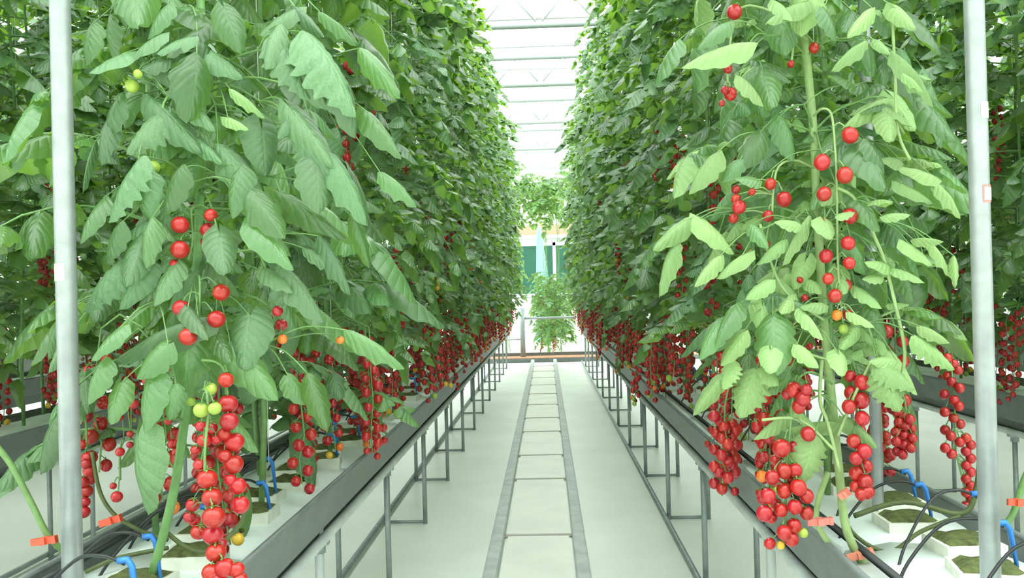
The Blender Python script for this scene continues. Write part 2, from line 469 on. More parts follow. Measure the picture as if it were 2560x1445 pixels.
# single leaflets (used near the camera as sub-parts)
LEAFLET = {}
for mname in ('leaf', 'leaf_dusty', 'leaf_young'):
    for k in range(4):
        vs, fs, att = leaflet_geo(12, 3, 100 + k, serr=(0.05, 0.13, 0.17, 0.09)[k], droop=(0.22, 0.38, 0.5, 0.3)[k], heart=(0.42, 0.12, 0.05, 0.24)[k], pk=(0.5, 0.62, 0.66, 0.56)[k], wid=1.0)
        b = MB(); b.add(vs, fs, mname, att); LEAFLET[mname, k] = b.mesh('leaflet')
    vs, fs, att = leaflet_geo(22, 3, 200, serr=0.24, droop=0.35, heart=0.05, wid=1.0)
    b = MB(); b.add(vs, fs, mname, att); LEAFLET[mname, 'lobed'] = b.mesh('leaflet')

def rachis_curve(L_, up, droop, side):
    pts = []
    for i in range(7):
        t = i / 6
        pts.append(Vector((side * t * t * L_, L_ * (t - 0.22 * droop * t * t * t), L_ * (up * t - droop * t * t))))
    return pts
def leaf_layout(seed):
    """rachis points and a list of (base, direction, normal, length, width, variant)"""
    rr = random.Random(seed)
    L_ = rr.uniform(0.30, 0.40)
    pts = rachis_curve(L_, rr.uniform(0.2, 0.55), rr.uniform(0.4, 0.9), rr.uniform(-0.15, 0.15))
    def at(t):
        s = t * 6; i = min(5, int(s)); return pts[i].lerp(pts[i+1], s - i), (pts[i+1] - pts[i]).normalized()
    out = []
    for t, ln in ((0.26, 0.050), (0.42, 0.085), (0.61, 0.108), (0.82, 0.100)):
        for s in (-1, 1):
            if rr.random() < 0.06: continue
            p, d = at(min(0.97, t + rr.uniform(-0.05, 0.05)))
            side = d.cross(Vector((0, 0, 1))).normalized() * s
            dr = (side * 0.9 + d * rr.uniform(0.25, 0.6) + Vector((0, 0, rr.uniform(-0.40, 0.10)))).normalized()
            nrm = Vector((rr.uniform(-.25, .25), rr.uniform(-.1, .35), 1))
            l = ln * rr.uniform(0.85, 1.2)
            out.append((p, dr, nrm, l, l * rr.uniform(0.50, 0.68), rr.randrange(4)))
    p, d = at(1.0)
    l = 0.125 * rr.uniform(0.9, 1.2)
    out.append((p, (d + Vector((0, 0, -0.15))).normalized(), Vector((rr.uniform(-.2, .2), 0.4, 1)), l, l * rr.uniform(0.65, 0.8), rr.randrange(4)))
    return pts, out
def frame(p, d, n, l, w):
    d = d.normalized(); x = d.cross(n)
    if x.length < 1e-4: x = d.orthogonal()
    x.normalize(); n = x.cross(d)
    M = Matrix(((x.x * w, d.x * l, n.x * l, p.x), (x.y * w, d.y * l, n.y * l, p.y), (x.z * w, d.z * l, n.z * l, p.z), (0, 0, 0, 1)))
    return M, x, d, n
NV = 10
LAY = [leaf_layout(900 + k) for k in range(NV)]
SMALL = [leaflet_geo(5, 1, 300 + k, serr=0.10, droop=(0.15, 0.28, 0.36, 0.2)[k], heart=0.1, wid=1.0) for k in range(4)]
LEAFM = []; RACHM = []; LEAFD = []
for k in range(NV):
    pts, ls = LAY[k]
    b = MB(); b.tube(pts, [0.0042 - 0.0004 * i for i in range(7)], 'vine', 4, False)
    RACHM.append(b.mesh('leaf'))
    b = MB(); b.tube(pts[::2], [0.0042, 0.0034, 0.0026, 0.0018], 'vine', 3, False)
    for (p, d, n, l, w, v) in ls:
        rl = random.Random(int(l * 1e6) + k); sd = d.cross(n).normalized()
        subs = [(p + d * l * 0.22, d, 0.82, 0.80)]
        if l > 0.07: subs += [(p + d * l * 0.16, (d * 0.45 + sd * q).normalized(), rl.uniform(0.48, 0.62), 0.55) for q in (-0.9, 0.9)]
        for (p2, d2, kl, kw) in subs:
            M, *_ = frame(p2, d2, n + Vector((rl.uniform(-.35, .35), rl.uniform(-.35, .35), 0)), l * kl, w * kw)
            b.add(xf(SMALL[v][0], M), SMALL[v][1], 'leaf', SMALL[v][2])
    LEAFM.append(b.mesh('leaf'))
    LEAFD.append(LEAFM[-1].copy()); LEAFD[-1].materials[1] = MATS['leaf_dusty']

def tomato_mesh(mname, sz, nu=14, nv=10, calyx=True):
    b = MB(); b.ball((0, 0, 0), 1.0, mname, nu, nv, sz)
    b.v = [(x, y, z - 0.10 * sz * max(0, 1 - (x*x + y*y) * 6) * (1 if z > 0 else 0)) for x, y, z in b.v]
    if calyx:
        for k in range(5):
            q = 2 * PI * k / 5
            c, s = math.cos(q), math.sin(q); px, py = -s, c
            z0 = sz * 0.93
            pts = [(0, 0, z0), (c*0.35 + px*0.13, s*0.35 + py*0.13, z0 + 0.07), (c*0.35 - px*0.13, s*0.35 - py*0.13, z0 + 0.07), (c*0.85, s*0.85, z0 - 0.12 + 0.18 * (k % 2))]
            b.add(pts, [(0, 1, 2), (1, 3, 2)], 'calyx')
        b.tube([(0, 0, sz * 0.88), (0.05, 0, sz + 0.35)], 0.09, 'calyx', 5)
    return b.mesh('tomato')
TOM = {}
for mname in ('tomato_red', 'tomato_orange', 'tomato_green', 'tomato_yellow'):
    TOM[mname] = tomato_mesh(mname, 1.08)
    TOM[mname, 'round'] = tomato_mesh(mname, 0.95, 18, 12)
    TOM[mname, 'small'] = tomato_mesh(mname, 1.12, 8, 6)

# hanging fruit trusses: peduncle arching out from the stem then hanging; fruit in two rows
def truss_layout(seed, n=14, length=0.34, reach=0.16):
    rr = random.Random(seed)
    pts = [Vector((0, 0, 0)), Vector((0, reach * 0.5, 0.03)), Vector((0, reach * 0.9, 0.0)), Vector((rr.uniform(-.02, .02), reach, -0.06))]
    x = pts[-1].copy()
    for k in range(4):
        x = x + Vector((rr.uniform(-.012, .012), rr.uniform(-.012, .012), -length / 4)); pts.append(x.copy())
    fr = []
    for k in range(n):
        t = k / (n - 1)
        s = 3 + t * 4; i = min(6, int(s)); c = pts[i].lerp(pts[i+1], s - i)
        q = (k % 2) * PI + rr.uniform(-0.7, 0.7) + seed
        r = rr.uniform(0.0135, 0.0168) * (1.0 if k < n - 2 else 0.85)
        fr.append((c + Vector((math.cos(q) * 0.020, math.sin(q) * 0.020, -0.012)), r, q, t))
    return pts, fr
NT = 8
TRL = [truss_layout(50 + k, n=[12, 14, 16, 18][k % 4], length=[0.26, 0.30, 0.35, 0.40][k % 4]) for k in range(NT)]
TRSTEM = []; TRFULL = []
for pts, fr in TRL:
    b = MB(); b.tube(pts, 0.0022, 'vine', 5, False)
    for c, r, q, t in fr:
        s = Vector((c.x, c.y, c.z + r)); cc = min((p for p in pts), key=lambda p: (p - s).length)
        b.tube([Vector((0.3*c.x + 0.7*cc.x, 0.3*c.y + 0.7*cc.y, s.z + 0.012)), s], 0.0012, 'vine', 4, False)
    TRSTEM.append(b.mesh('truss'))
    b = MB(); b.tube(pts, 0.0022, 'vine', 3, False)
    for c, r, q, t in fr: b.ball(c, r, 'tomato_red' if t < 0.93 else 'tomato_orange', 7, 5, 1.1)
    TRFULL.append(b.mesh('truss'))

STEMS = []
for k in range(5):
    rr = random.Random(70 + k); pts = []; x = Vector((0, 0, 0)); off = Vector((0, 0, 0))
    for i in range(17):
        z = i * 0.2
        off = off + Vector((rr.uniform(-.012, .012), rr.uniform(-.012, .012), 0))
        pts.append(Vector((off.x, off.y, z)))
    b = MB(); b.tube(pts, [0.0085 - 0.00025 * i for i in range(17)], 'vine', 6); STEMS.append((b.mesh('stem'), pts))
b = MB(); b.tube([(0.012, 0.0, 0.1), (0.0, 0.0, 3.2)], 0.0012, 'string', 3); STRINGM = b.mesh('support_string')

def add_truss(plant, loc, rz, k, detail, mname, rr, scale=1.0, green_tip=True):
    if detail == 0:
        o = obj('truss', TRFULL[k], plant, loc, (0, 0, rz), scale); o['kind'] = 'stuff'; return o
    o = obj('truss', TRSTEM[k], plant, loc, (0, 0, rz), scale)
    key = 'small' if detail == 1 else None
    for c, r, q, t in TRL[k][1]:
        mm = mname
        if t > 0.9 and green_tip and rr.random() < 0.4: mm = rr.choice(('tomato_orange', 'tomato_green', 'tomato_yellow'))
        obj('tomato', TOM[(mm, key)] if key else TOM[mm], o, c, (rr.uniform(-.5, .5), rr.uniform(-.5, .5), q), r)
    return o

def make_plant(x, y, label, group, nleaf=42, leaf_detail=1, truss_detail=1, ztop=3.15, side=1, low=3, seed=0, zlow=0.36, mats=None, base=GZ, ntr_hi=2, reach=1.0):
    """side = +1: the aisle lies towards +X of the row, -1: towards -X"""
    rr = random.Random(seed)
    pl = bpy.data.objects.new('tomato_plant', None); C.objects.link(pl); pl.location = (x, y, base)
    tag(pl, label, 'tomato plant', group)
    sm, sp = STEMS[seed % 5]
    obj('stem', sm, pl)
    if truss_detail: obj('support_string', STRINGM, pl)
    a = rr.uniform(0, 6.28)
    for i in range(nleaf):
        t = i / max(1, nleaf - 1)
        z = zlow + (ztop - zlow) * t + rr.uniform(-.04, .04)
        a += 2.399 + rr.uniform(-.4, .4)
        # pull the leaf round towards one of the open sides of the row
        az = a % (2 * PI)
        az = az - 0.32 * math.sin(2 * az)
        k = rr.randrange(NV)
        s = rr.uniform(0.82, 1.15) * (reach if t < 0.8 else reach * 0.95)
        if t < 0.1: s *= 0.85
        p = sp[min(16, max(0, int(z / 0.2)))]
        loc = (p.x, p.y, z); rot = (rr.uniform(-.25, .25), rr.uniform(-.2, .2), az - PI / 2)
        if leaf_detail == 2:
            lf = obj('leaf', RACHM[k], pl, loc, rot, s)
            mname = 'leaf' if rr.random() < 0.75 else 'leaf_dusty'
            for (bp, d, n, l, w, v) in LAY[k][1]:
                M, X, D, Nn = frame(bp, d, n, 1, 1)
                obj('leaflet', LEAFLET[mname, v], lf, bp, M.to_3x3().to_quaternion(), (w, l, l))
        else:
            obj('leaf', (LEAFD if rr.random() < 0.28 else LEAFM)[k], pl, loc, rot, s)
    for i in range(low):
        sd = side if rr.random() < 0.66 else -side
        rz = (-PI / 2 if sd > 0 else PI / 2) + rr.uniform(-0.9, 0.9)
        add_truss(pl, (rr.uniform(-.04, .04), rr.uniform(-.12, .12), rr.uniform(0.34, 0.50)), rz, rr.randrange(NT), truss_detail, 'tomato_red', rr)
    for i in range(ntr_hi):
        sd = side if rr.random() < 0.6 else -side
        rz = (-PI / 2 if sd > 0 else PI / 2) + rr.uniform(-1.1, 1.1)
        add_truss(pl, (0, 0, rr.uniform(0.7, 1.5)), rz, rr.choice((0, 4)), truss_detail, 'tomato_red', rr, 0.95)
    return pl

# ------------------------------------------------------------------ plants of the rows
ORD = ('first', 'second', 'third', 'fourth', 'fifth', 'sixth')
for x, side in ((XL, 1), (XR, -1)):
    y = 1.96 if x < 0 else 2.30; k = 0
    while y < YEND - 0.25:
        ld = 2 if y < 2.7 else 1
        td = 2 if y < 4.2 else (1 if y < 7.2 else 0)
        xx = x + (0.07 if k % 2 else -0.07)
        if k < 6:
            lab = ORD[k] + ' tomato vine behind the front plant, ' + WHO[x]; grp = 'vines just behind the front plant, ' + WHO[x]
        else:
            lab = 'tall tomato vine with hanging red trusses, ' + WHO[x]; grp = 'tomato vines, ' + WHO[x]
        make_plant(xx, y, lab, grp, 50, ld, td, side=side, low=4 if k % 3 else 5, seed=1000 + k * 7 + (0 if x < 0 else 500), zlow=0.20 if k < 5 and x < 0 else 0.34, ntr_hi=0 if y < 2.7 else (2 if y < 7 else 1))
        y += 0.36; k += 1
for x, side in ((XLL, 1), (XRR, -1)):
    y = 2.0; k = 0
    while y < 12.6:
        make_plant(x + (0.06 if k % 2 else -0.06), y, 'tall leafy tomato vine, ' + WHO[x], 'tomato vines, ' + WHO[x], 52, 1, 1 if y < 5.5 else 0, side=side, low=3, seed=3000 + k * 11 + (0 if x < 0 else 700), ntr_hi=3, reach=1.22)
        y += 0.38; k += 1
for x, side in ((XL3, 1), (XR3, -1), (XL4, 1), (XR4, -1)):
    y = 2.6; k = 0
    while y < 11.5:
        make_plant(x, y, 'tall leafy tomato vine, ' + WHO[x], 'tomato vines, ' + WHO[x], 46, 1, 0, side=side, low=2, seed=5000 + k * 13 + (0 if x < 0 else 900) + int(abs(x)) * 31, ntr_hi=1, reach=1.25)
        y += 0.5; k += 1

# ------------------------------------------------------------------ the two front plants, built leaf by leaf
def hero_plant(label, stem_px, srad, base_loc, stem_mat='vine'):
    pl = bpy.data.objects.new('tomato_plant', None); C.objects.link(pl); pl.location = base_loc
    tag(pl, label, 'tomato plant')
    o = Vector(base_loc)
    pts = [P(*q) - o for q in stem_px]
    sm = smooth(pts, 4)
    b = MB(); b.tube(sm, srad, stem_mat, 8); obj('stem', b.mesh('stem'), pl)
    return pl, pts
def smooth(pts, n=4):
    pts = [Vector(p) for p in pts]
    out = []
    for i in range(len(pts) - 1):
        p0 = pts[max(0, i-1)]; p1 = pts[i]; p2 = pts[i+1]; p3 = pts[min(len(pts)-1, i+2)]
        for k in range(n):
            t = k / n
            out.append(0.5 * ((2*p1) + (p2-p0)*t + (2*p0-5*p1+4*p2-p3)*t*t + (3*p1-p0-3*p2+p3)*t*t*t))
    out.append(pts[-1]); return out
def hero_leaf(pl, spine, leaflets, d, mname, rr, dd=0.0):
    """leaflets: (base x, base y, tip x, tip y, width px, variant[, material]); d: depth of the bases"""
    o = Vector(pl.location)
    bases = [P(q[0], q[1], d + dd) for q in leaflets]
    c = sum(bases, Vector()) / len(bases)
    root = min(spine, key=lambda p: abs((p + o).z - (c.z + 0.05)) + 0.3 * ((p + o) - c).length) + o
    b = MB()
    hub = root.lerp(c, 0.6) + Vector((0, 0, 0.03)) if len(bases) > 1 else None
    def tw(a, e, r0, r1):
        mid = a.lerp(e, 0.5) + Vector((0, 0, 0.12 * (a - e).length))
        s = smooth([a - o, mid - o, e - o], 4); n = len(s)
        b.tube(s, [r0 + (r1 - r0) * i / (n - 1) for i in range(n)], 'vine', 5, False)
    if hub is not None:
        tw(root, hub, 0.0026, 0.0020)
        for q in bases: tw(hub, q, 0.0016, 0.0010)
    else: tw(root, bases[0], 0.003, 0.0015)
    lf = obj('leaf', b.mesh('leaf'), pl)
    for q, B in zip(leaflets, bases):
        T = P(q[2], q[3], d + dd + rr.uniform(-0.05, 0.0))
        t = T - B; l = t.length
        sc = F / d; w = q[4] / sc
        nrm = Vector((rr.uniform(-.35, .35), -rr.uniform(0.35, 0.85), 0.8))
        M, X, D, Nn = frame(B, t, nrm, 1, 1)
        mm = q[6] if len(q) > 6 else mname
        obj('leaflet', LEAFLET[mm, q[5]], lf, B - o, M.to_3x3().to_quaternion(), (w, l * 1.04, l * 0.9))
    return lf
def hero_truss(pl, ped, fruits, d, mname='tomato_red', rr=None, kind='round', stem='vine'):
    """ped: peduncle pixel polyline; fruits: (x, y, radius px[, material])"""
    o = Vector(pl.location)
    sc = F / d
    pts = smooth([P(a, b_, d + max(0.02, c[0] if c else 0.0)) - o for a, b_, *c in ped], 4)
    b = MB(); b.tube(pts, 0.0024, stem, 6, False)
    fs = []
    for q in fruits:
        x, y, r = q[:3]; mm = q[3] if len(q) > 3 and q[3] else mname
        dep = d + (q[4] if len(q) > 4 else rr.uniform(-0.015, 0.025))
        c = P(x, y, dep) - o; R = r / (F / dep)
        near = min(pts, key=lambda p: ((p - c) - Vector((0, 0, R * 1.8))).length)
        dirv = (near - c).normalized(); dirv = (dirv * 0.6 + Vector((rr.uniform(-.2, .2), rr.uniform(-.2, .2), 0.8))).normalized()
        top = c + dirv * R * 1.25
        if (near - top).length > 0.004:
            b.tube(smooth([near, near.lerp(top, 0.5) + Vector((0, 0, 0.008)), top], 3), 0.0013, stem, 4, False)
        fs.append((c, R, dirv, mm))
    tr = obj('truss', b.mesh('truss'), pl)
    for c, R, dv, mm in fs:
        qn = Vector((0, 0, 1)).rotation_difference(dv)
        obj('tomato', TOM[mm, 'round'] if kind == 'round' else TOM[mm], tr, c, qn, R)
    return tr

rr = random.Random(99)
# ---- left front plant
DL = 1.62
LP, lsp = hero_plant('dense front tomato plant with dusty broad leaves, beside the one-sticker post',
    [(380, 1440, 1.66), (432, 1240, 1.66), (462, 1050, 1.66), (485, 900, 1.66), (492, 700, 1.68), (500, 480, 1.7), (505, 240, 1.72), (500, -60, 1.74), (500, -500, 1.76), (505, -1000, 1.8)],
    0.0090, (P(380, 1440, 1.66).x, 1.66, GZ))
Lf = [
 [(305,135,217,165,78,0),(400,85,315,125,62,3),(420,148,335,160,45,1),(475,92,388,112,56,3)],
 [(520,130,606,178,80,0),(410,172,522,206,48,3),(455,125,508,165,50,0)],
 [(740,20,640,60,62,3),(735,15,800,60,35,1),(800,30,895,70,30,2,'leaf')],
 [(690,85,790,205,105,'lobed'),(765,80,912,225,130,'lobed'),(745,150,835,245,85,1),(850,185,912,320,85,1),(700,60,650,130,60,2)],
 [(300,235,218,330,72,2,'leaf'),(275,290,225,375,58,2),(238,355,190,450,16,2)],
 [(385,250,492,345,85,3),(465,250,532,305,55,0),(425,268,300,350,100,'lobed')],
 [(355,390,232,518,85,'lobed')],
 [(490,345,548,388,42,0),(545,360,656,456,88,2),(655,325,668,432,100,0)],
 [(725,268,822,385,78,3),(765,335,828,430,82,0),(790,390,800,512,105,1),(820,380,930,505,75,2),(720,300,690,340,40,3)],
 [(570,295,614,310,30,0,'leaf_young'),(575,222,652,258,26,2,'leaf_young')],
 [(548,590,560,672,88,0)],
 [(665,672,730,705,55,3),(710,668,822,765,75,1),(800,590,886,695,48,2),(760,620,840,650,35,2)],
 [(880,540,925,655,42,2,'leaf'),(700,480,860,560,70,3,'leaf'),(850,430,935,520,50,2)],
 [(310,650,185,752,85,'lobed'),(355,685,288,765,72,0),(440,655,370,740,70,1)],
 [(495,795,268,862,62,3),(470,770,520,830,50,0,'leaf_dusty')],
 [(625,790,600,908,115,3),(575,855,692,965,95,1,'leaf'),(540,830,575,890,60,0,'leaf')],
 [(150,795,88,885,40,2,'leaf'),(160,850,113,925,42,0)],
 [(345,1090,325,1285,112,3,'leaf_dusty')],
 [(770,935,815,1055,62,2,'leaf'),(865,825,1000,870,50,2,'leaf'),(720,940,770,1000,60,1,'leaf')],
 [(300,560,240,640,70,1,'leaf'),(380,545,340,640,60,2,'leaf'),(620,470,700,560,90,1,'leaf')],
 [(640,560,740,640,80,3,'leaf'),(600,420,560,520,80,1,'leaf'),(450,420,380,520,80,1,'leaf')],
 [(420,860,330,930,80,1,'leaf'),(300,820,215,880,70,3,'leaf'),(260,900,200,990,70,1,'leaf')],
 [(230,60,195,140,60,1,'leaf'),(560,20,600,110,80,3,'leaf'),(420,10,350,70,70,1,'leaf')],
 [(900,120,985,190,60,2,'leaf'),(920,280,1010,360,60,3,'leaf'),(950,430,1040,470,50,2,'leaf')],
 [(380,930,330,1060,90,1,'leaf'),(300,960,265,1050,70,3,'leaf'),(440,960,410,1040,60,2,'leaf')],
]
for q in Lf:
    hero_leaf(LP, lsp, q, DL - rr.uniform(0.0, 0.10), 'leaf_dusty', rr)
# inner foliage of the same plant, behind the leaves placed above
def hero_fill(pl, xpx, d, z0, z1, n, rr, half, m1='leaf', m2='leaf_dusty', s0=0.6, s1=0.85):
    o = Vector(pl.location)
    a = rr.uniform(0, 6)
    for i in range(n):
        z = z0 + (z1 - z0) * i / (n - 1)
        px = P(xpx, 735, d)
        a += 2.399
        k = rr.randrange(NV)
        lf = obj('leaf', RACHM[k], pl, Vector((px.x + rr.uniform(-.04, .04), d + rr.uniform(-.02, .04), z)) - o, (rr.uniform(-.25, .2), rr.uniform(-.2, .2), a), rr.uniform(s0, s1))
        for (bp, dd, nn, l, w, v) in LAY[k][1]:
            M, X, D, Nn = frame(bp, dd, nn, 1, 1)
            obj('leaflet', LEAFLET[m1 if rr.random() < half else m2, v], lf, bp, M.to_3x3().to_quaternion(), (w, l, l))
hero_fill(LP, 500, 1.80, 1.34, 3.6, 40, rr, 0.8)
hero_fill(LP, 470, 1.76, 1.24, 1.9, 12, rr, 0.7, s0=0.5, s1=0.75)
hero_truss(LP, [(505, 900, 0.0), (540, 905, -.05), (562, 930, -.1), (566, 1000, -.12), (578, 1120, -.12), (590, 1270, -.1)],
    [(565,950,20),(570,1010,25),(573,1053,24),(586,1105,25),(583,1160,26),(593,1215,23),(600,1262,24),(561,1085,17,None,.0),(562,1140,18,None,.0),(575,1200,16,None,.0)], 1.55, rr=rr)
hero_truss(LP, [(490, 985, 0.1), (515, 975, 0.0), (520, 1040, -.02), (512, 1130, -.03), (515, 1260, -.04), (530, 1380, -.04), (560, 1440, -.04)],
    [(503,1025,20,'tomato_green'),(537,1021,17,'tomato_green'),(478,1004,12,'tomato_green',.1),(527,972,16,'tomato_green',.05),(503,1065,15,None,.05),(527,1070,18,None,.05),(510,1100,18,None,.04),(490,1125,14,None,.05),(540,1098,15,None,.05),(500,1162,17,None,.03),
     (518,1197,26),(530,1244,26),(534,1293,29),(532,1337,26),(540,1382,26),(563,1420,26),(528,1432,24),(592,1424,20),(545,1455,26),(482,1262,18,None,.06),(474,1292,16,None,.06),(496,1330,20,None,.06),(486,1300,16,None,.07),(550,1360,18,None,.05),(600,1450,20)], 1.5, rr=rr)
hero_truss(LP, [(495, 520, 0.05), (478, 525, -.05), (482, 600, -.06), (470, 650, -.05)], [(450,562,23),(520,575,20),(527,538,17),(450,624,24),(437,660,13),(512,605,12,None,.05)], 1.58, rr=rr)
hero_truss(LP, [(495, 690, 0.05), (500, 700, -.05), (498, 780, -.08), (488, 830, -.08)], [(553,731,22),(454,771,23),(541,798,23),(470,842,23),(490,860,14,None,.06)], 1.56, rr=rr)
hero_truss(LP, [(500, 520, 0.08), (600, 525, 0.0), (690, 545, 0)], [(655,551,15),(681,551,12),(706,545,10),(662,560,10)], 1.6, rr=rr)
hero_truss(LP, [(560, 730, 0.1), (640, 745, 0.0), (690, 790, 0), (710, 850, 0)], [(694,778,14),(703,812,16),(672,795,11),(706,848,13,'tomato_orange'),(850,850,11,'tomato_orange',.3)], 1.62, rr=rr)
hero_truss(LP, [(500, 230, 0.1), (420, 240, 0.0), (400, 320, 0)], [(407,322,15),(330,215,18,'tomato_green'),(383,418,18,'tomato_green'),(367,462,13,'tomato_green'),(345,185,12,'tomato_green')], 1.58, rr=rr)
hero_truss(LP, [(440, 1180, 0.0), (400, 1130, 0.0), (310, 1100, 0.0), (300, 1200, 0)], [(305,1005,11),(335,1010,12),(300,1042,10),(300,1130,12),(325,1112,9),(283,1215,9),(292,1242,15),(325,1085,9)], 1.72, 'tomato_red', rr=rr)
hero_truss(LP, [(480, 990, 0.1), (430, 1000, 0.1), (425, 1060, .1)], [(430,1030,14),(420,1052,11),(432,1110,13),(440,1130,11),(430,915,13)], 1.72, 'tomato_red', rr=rr)
hero_truss(LP, [(200, 1000, 0.0), (215, 1060, 0.0), (215, 1150, 0), (212, 1270, 0)], [(205,1110,14),(220,1145,17),(215,1160,14),(222,1178,15),(208,1205,16),(216,1228,17),(212,1255,14),(210,1280,16)], 1.78, 'tomato_red', rr=rr)

# ---- right front plant
DR = 1.78
RP, rsp = hero_plant('light green front tomato plant with heart-shaped leaflets, beside the two-sticker post',
    [(2180, 1445, 1.80), (2118, 1330, 1.80), (2098, 1180, 1.80), (2080, 1000, 1.80), (2060, 800, 1.81), (2045, 560, 1.82), (2034, 330, 1.84), (2016, 140, 1.85), (2000, 0, 1.86), (1985, -300, 1.88), (1980, -900, 1.9)],
    0.0088, (P(2180, 1445, 1.80).x, 1.80, GZ), 'vine_pale')
o = Vector(RP.location)
for pxs, r in (([(2094, 470), (2130, 490), (2165, 540), (2185, 590), (2210, 650), (2240, 770), (2262, 880), (2250, 960)], 0.0035),
          ([(2100, 1180), (2070, 1060), (2050, 1000), (2055, 900)], 0.0036), ([(2095, 1090), (2140, 980), (2180, 900)], 0.003),
          ([(2060, 800), (1985, 750), (1940, 690), (1900, 560)], 0.0028), ([(2070, 900), (1980, 870), (1920, 840), (1880, 760)], 0.0028),
          ([(2230, 30), (2238, 200), (2245, 330), (2275, 400)], 0.003), ([(2090, 1130), (2000, 1050), (1905, 1050)], 0.003)):
    b = MB(); b.tube([p - o for p in smooth([P(a, c, DR - 0.04) for a, c in pxs], 4)], r, 'vine_pale', 6); obj('side_shoot', b.mesh('side_shoot'), RP)
Rf = [
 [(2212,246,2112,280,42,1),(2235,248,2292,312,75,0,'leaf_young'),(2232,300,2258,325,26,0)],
 [(2262,462,2338,494,46,0),(2338,455,2422,505,32,2),(2325,435,2252,405,52,0),(2250,400,2210,380,40,3)],
 [(2192,500,2230,492,34,0),(2205,540,2270,520,28,1)],
 [(2062,555,2080,592,64,0),(2090,540,2130,520,40,1)],
 [(2282,598,2346,584,24,1),(2275,612,2336,652,48,0),(2325,604,2400,660,24,2),(2385,640,2396,702,24,2)],
 [(2234,670,2312,680,32,1),(2215,660,2170,645,44,0),(2205,690,2165,685,34,1)],
 [(2012,655,1984,718,54,0),(2020,700,2050,720,40,3)],
 [(2094,675,2106,724,54,0),(2138,715,2212,748,42,1),(2230,760,2270,755,26,0)],
 [(1906,765,1904,822,62,0),(1955,790,1965,825,42,0),(1985,735,1960,760,42,1)],
 [(2000,772,2068,824,32,1),(2122,780,2186,796,28,1),(2060,760,2010,755,40,3)],
 [(1925,876,1926,926,60,0),(1992,862,2048,902,46,1),(2098,888,2110,932,54,0)],
 [(2190,905,2290,950,75,'lobed'),(2200,920,2255,1012,80,'lobed'),(2240,900,2190,890,40,1),(2285,840,2398,902,55,'lobed'),(2300,815,2375,838,36,1)],
 [(1890,925,1848,1026,88,'lobed'),(1805,942,1733,1028,44,1),(1900,920,1945,950,50,1),(1830,900,1800,960,55,'lobed')],
 [(2035,1090,2012,1205,95,'lobed')],
 [(2090,1056,1984,1046,28,1),(2110,1042,2198,1102,48,1),(1965,1040,1886,1072,36,1),(2000,1030,2050,1070,36,0)],
 [(1792,382,1713,455,64,1),(1850,400,1800,440,50,1,'leaf')],
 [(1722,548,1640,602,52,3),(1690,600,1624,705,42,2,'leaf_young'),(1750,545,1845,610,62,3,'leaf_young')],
 [(1855,640,1788,684,44,0),(1800,640,1740,690,40,1)],
 [(2022,540,1948,624,28,2),(1960,600,1890,640,36,1)],
 [(1875,105,1718,112,52,1),(1820,55,1745,90,50,1,'leaf'),(1850,190,1925,240,60,1)],
 [(1998,8,1918,34,46,0),(1935,0,1990,25,40,1)],
 [(2232,130,2368,204,36,2),(2165,102,2078,142,38,2),(2195,105,2225,128,30,0),(2250,180,2310,200,20,2)],
 [(2180,20,2130,60,40,1),(2240,20,2290,60,50,0),(2060,20,2110,80,50,1,'leaf')],
 [(2130,210,2090,170,60,1,'leaf'),(1900,330,1850,400,70,1,'leaf'),(1950,290,2000,380,60,1,'leaf')],
 [(2170,350,2230,410,60,1,'leaf'),(2130,610,2180,680,50,1,'leaf'),(1900,450,1850,430,50,1,'leaf')],
 [(1840,760,1780,830,60,1,'leaf'),(1800,800,1740,870,60,1,'leaf'),(1860,830,1800,900,50,1)],
 [(1960,950,1890,960,46,1,'leaf'),(2180,760,2230,840,50,1,'leaf'),(2140,820,2110,860,40,0)],
 [(2000,560,1950,540,44,1),(1930,700,1870,730,44,1),(1880,560,1920,600,40,1,'leaf')],
]
for q in Rf:  # front leaves
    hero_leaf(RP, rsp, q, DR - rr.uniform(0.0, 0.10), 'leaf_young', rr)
hero_fill(RP, 2040, 1.95, 1.46, 3.6, 32, rr, 0.7)
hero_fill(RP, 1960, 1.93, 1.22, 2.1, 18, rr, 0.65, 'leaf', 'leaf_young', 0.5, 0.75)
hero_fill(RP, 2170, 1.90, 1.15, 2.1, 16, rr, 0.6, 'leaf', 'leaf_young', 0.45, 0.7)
hero_truss(RP, [(2034, 290, 0.06), (2055, 272, 0), (2078, 285, 0), (2087, 360, 0), (2092, 470, 0), (2094, 640, .01), (2100, 760, .01)],
    [(2125,338,20),(2055,406,20),(2112,438,20),(2060,485,18),(2124,540,19),(2060,560,15,None,.03),(2120,608,17),(2065,640,17),(2123,658,15),(2070,697,14),(2115,712,14,None,.03),(2087,740,17),(2092,788,13,'tomato_orange'),(2140,800,12,'tomato_yellow'),(2108,822,12,'tomato_green'),(2118,785,13,None,.04)], 1.72, rr=rr, kind='oval', stem='vine_pale')
hero_truss(RP, [(2034, 420, 0.06), (1980, 400, 0), (1940, 430, 0), (1930, 540, 0)], [(1960,498,19),(1926,460,14),(1848,518,17),(1840,498,12),(1840,474,11),(1834,546,12),(1920,540,14),(1915,612,10),(1880,480,9)], 1.76, rr=rr, kind='oval', stem='vine_pale')
hero_truss(RP, [(2010, 60, 0.06), (1960, 40, 0.02), (1850, 20, 0), (1820, 170, 0), (1825, 240, 0)], [(1836,30,19),(1816,75,9),(1820,173,11),(1826,235,16),(1812,225,10),(1805,258,8)], 1.76, rr=rr, kind='oval', stem='vine_pale')
hero_truss(RP, [(2018, 100, 0.06), (1990, 90, 0), (1978, 160, 0)], [(2013,43,12),(1972,103,11),(2035,120,13),(1977,160,9)], 1.78, rr=rr, kind='oval', stem='vine_pale')
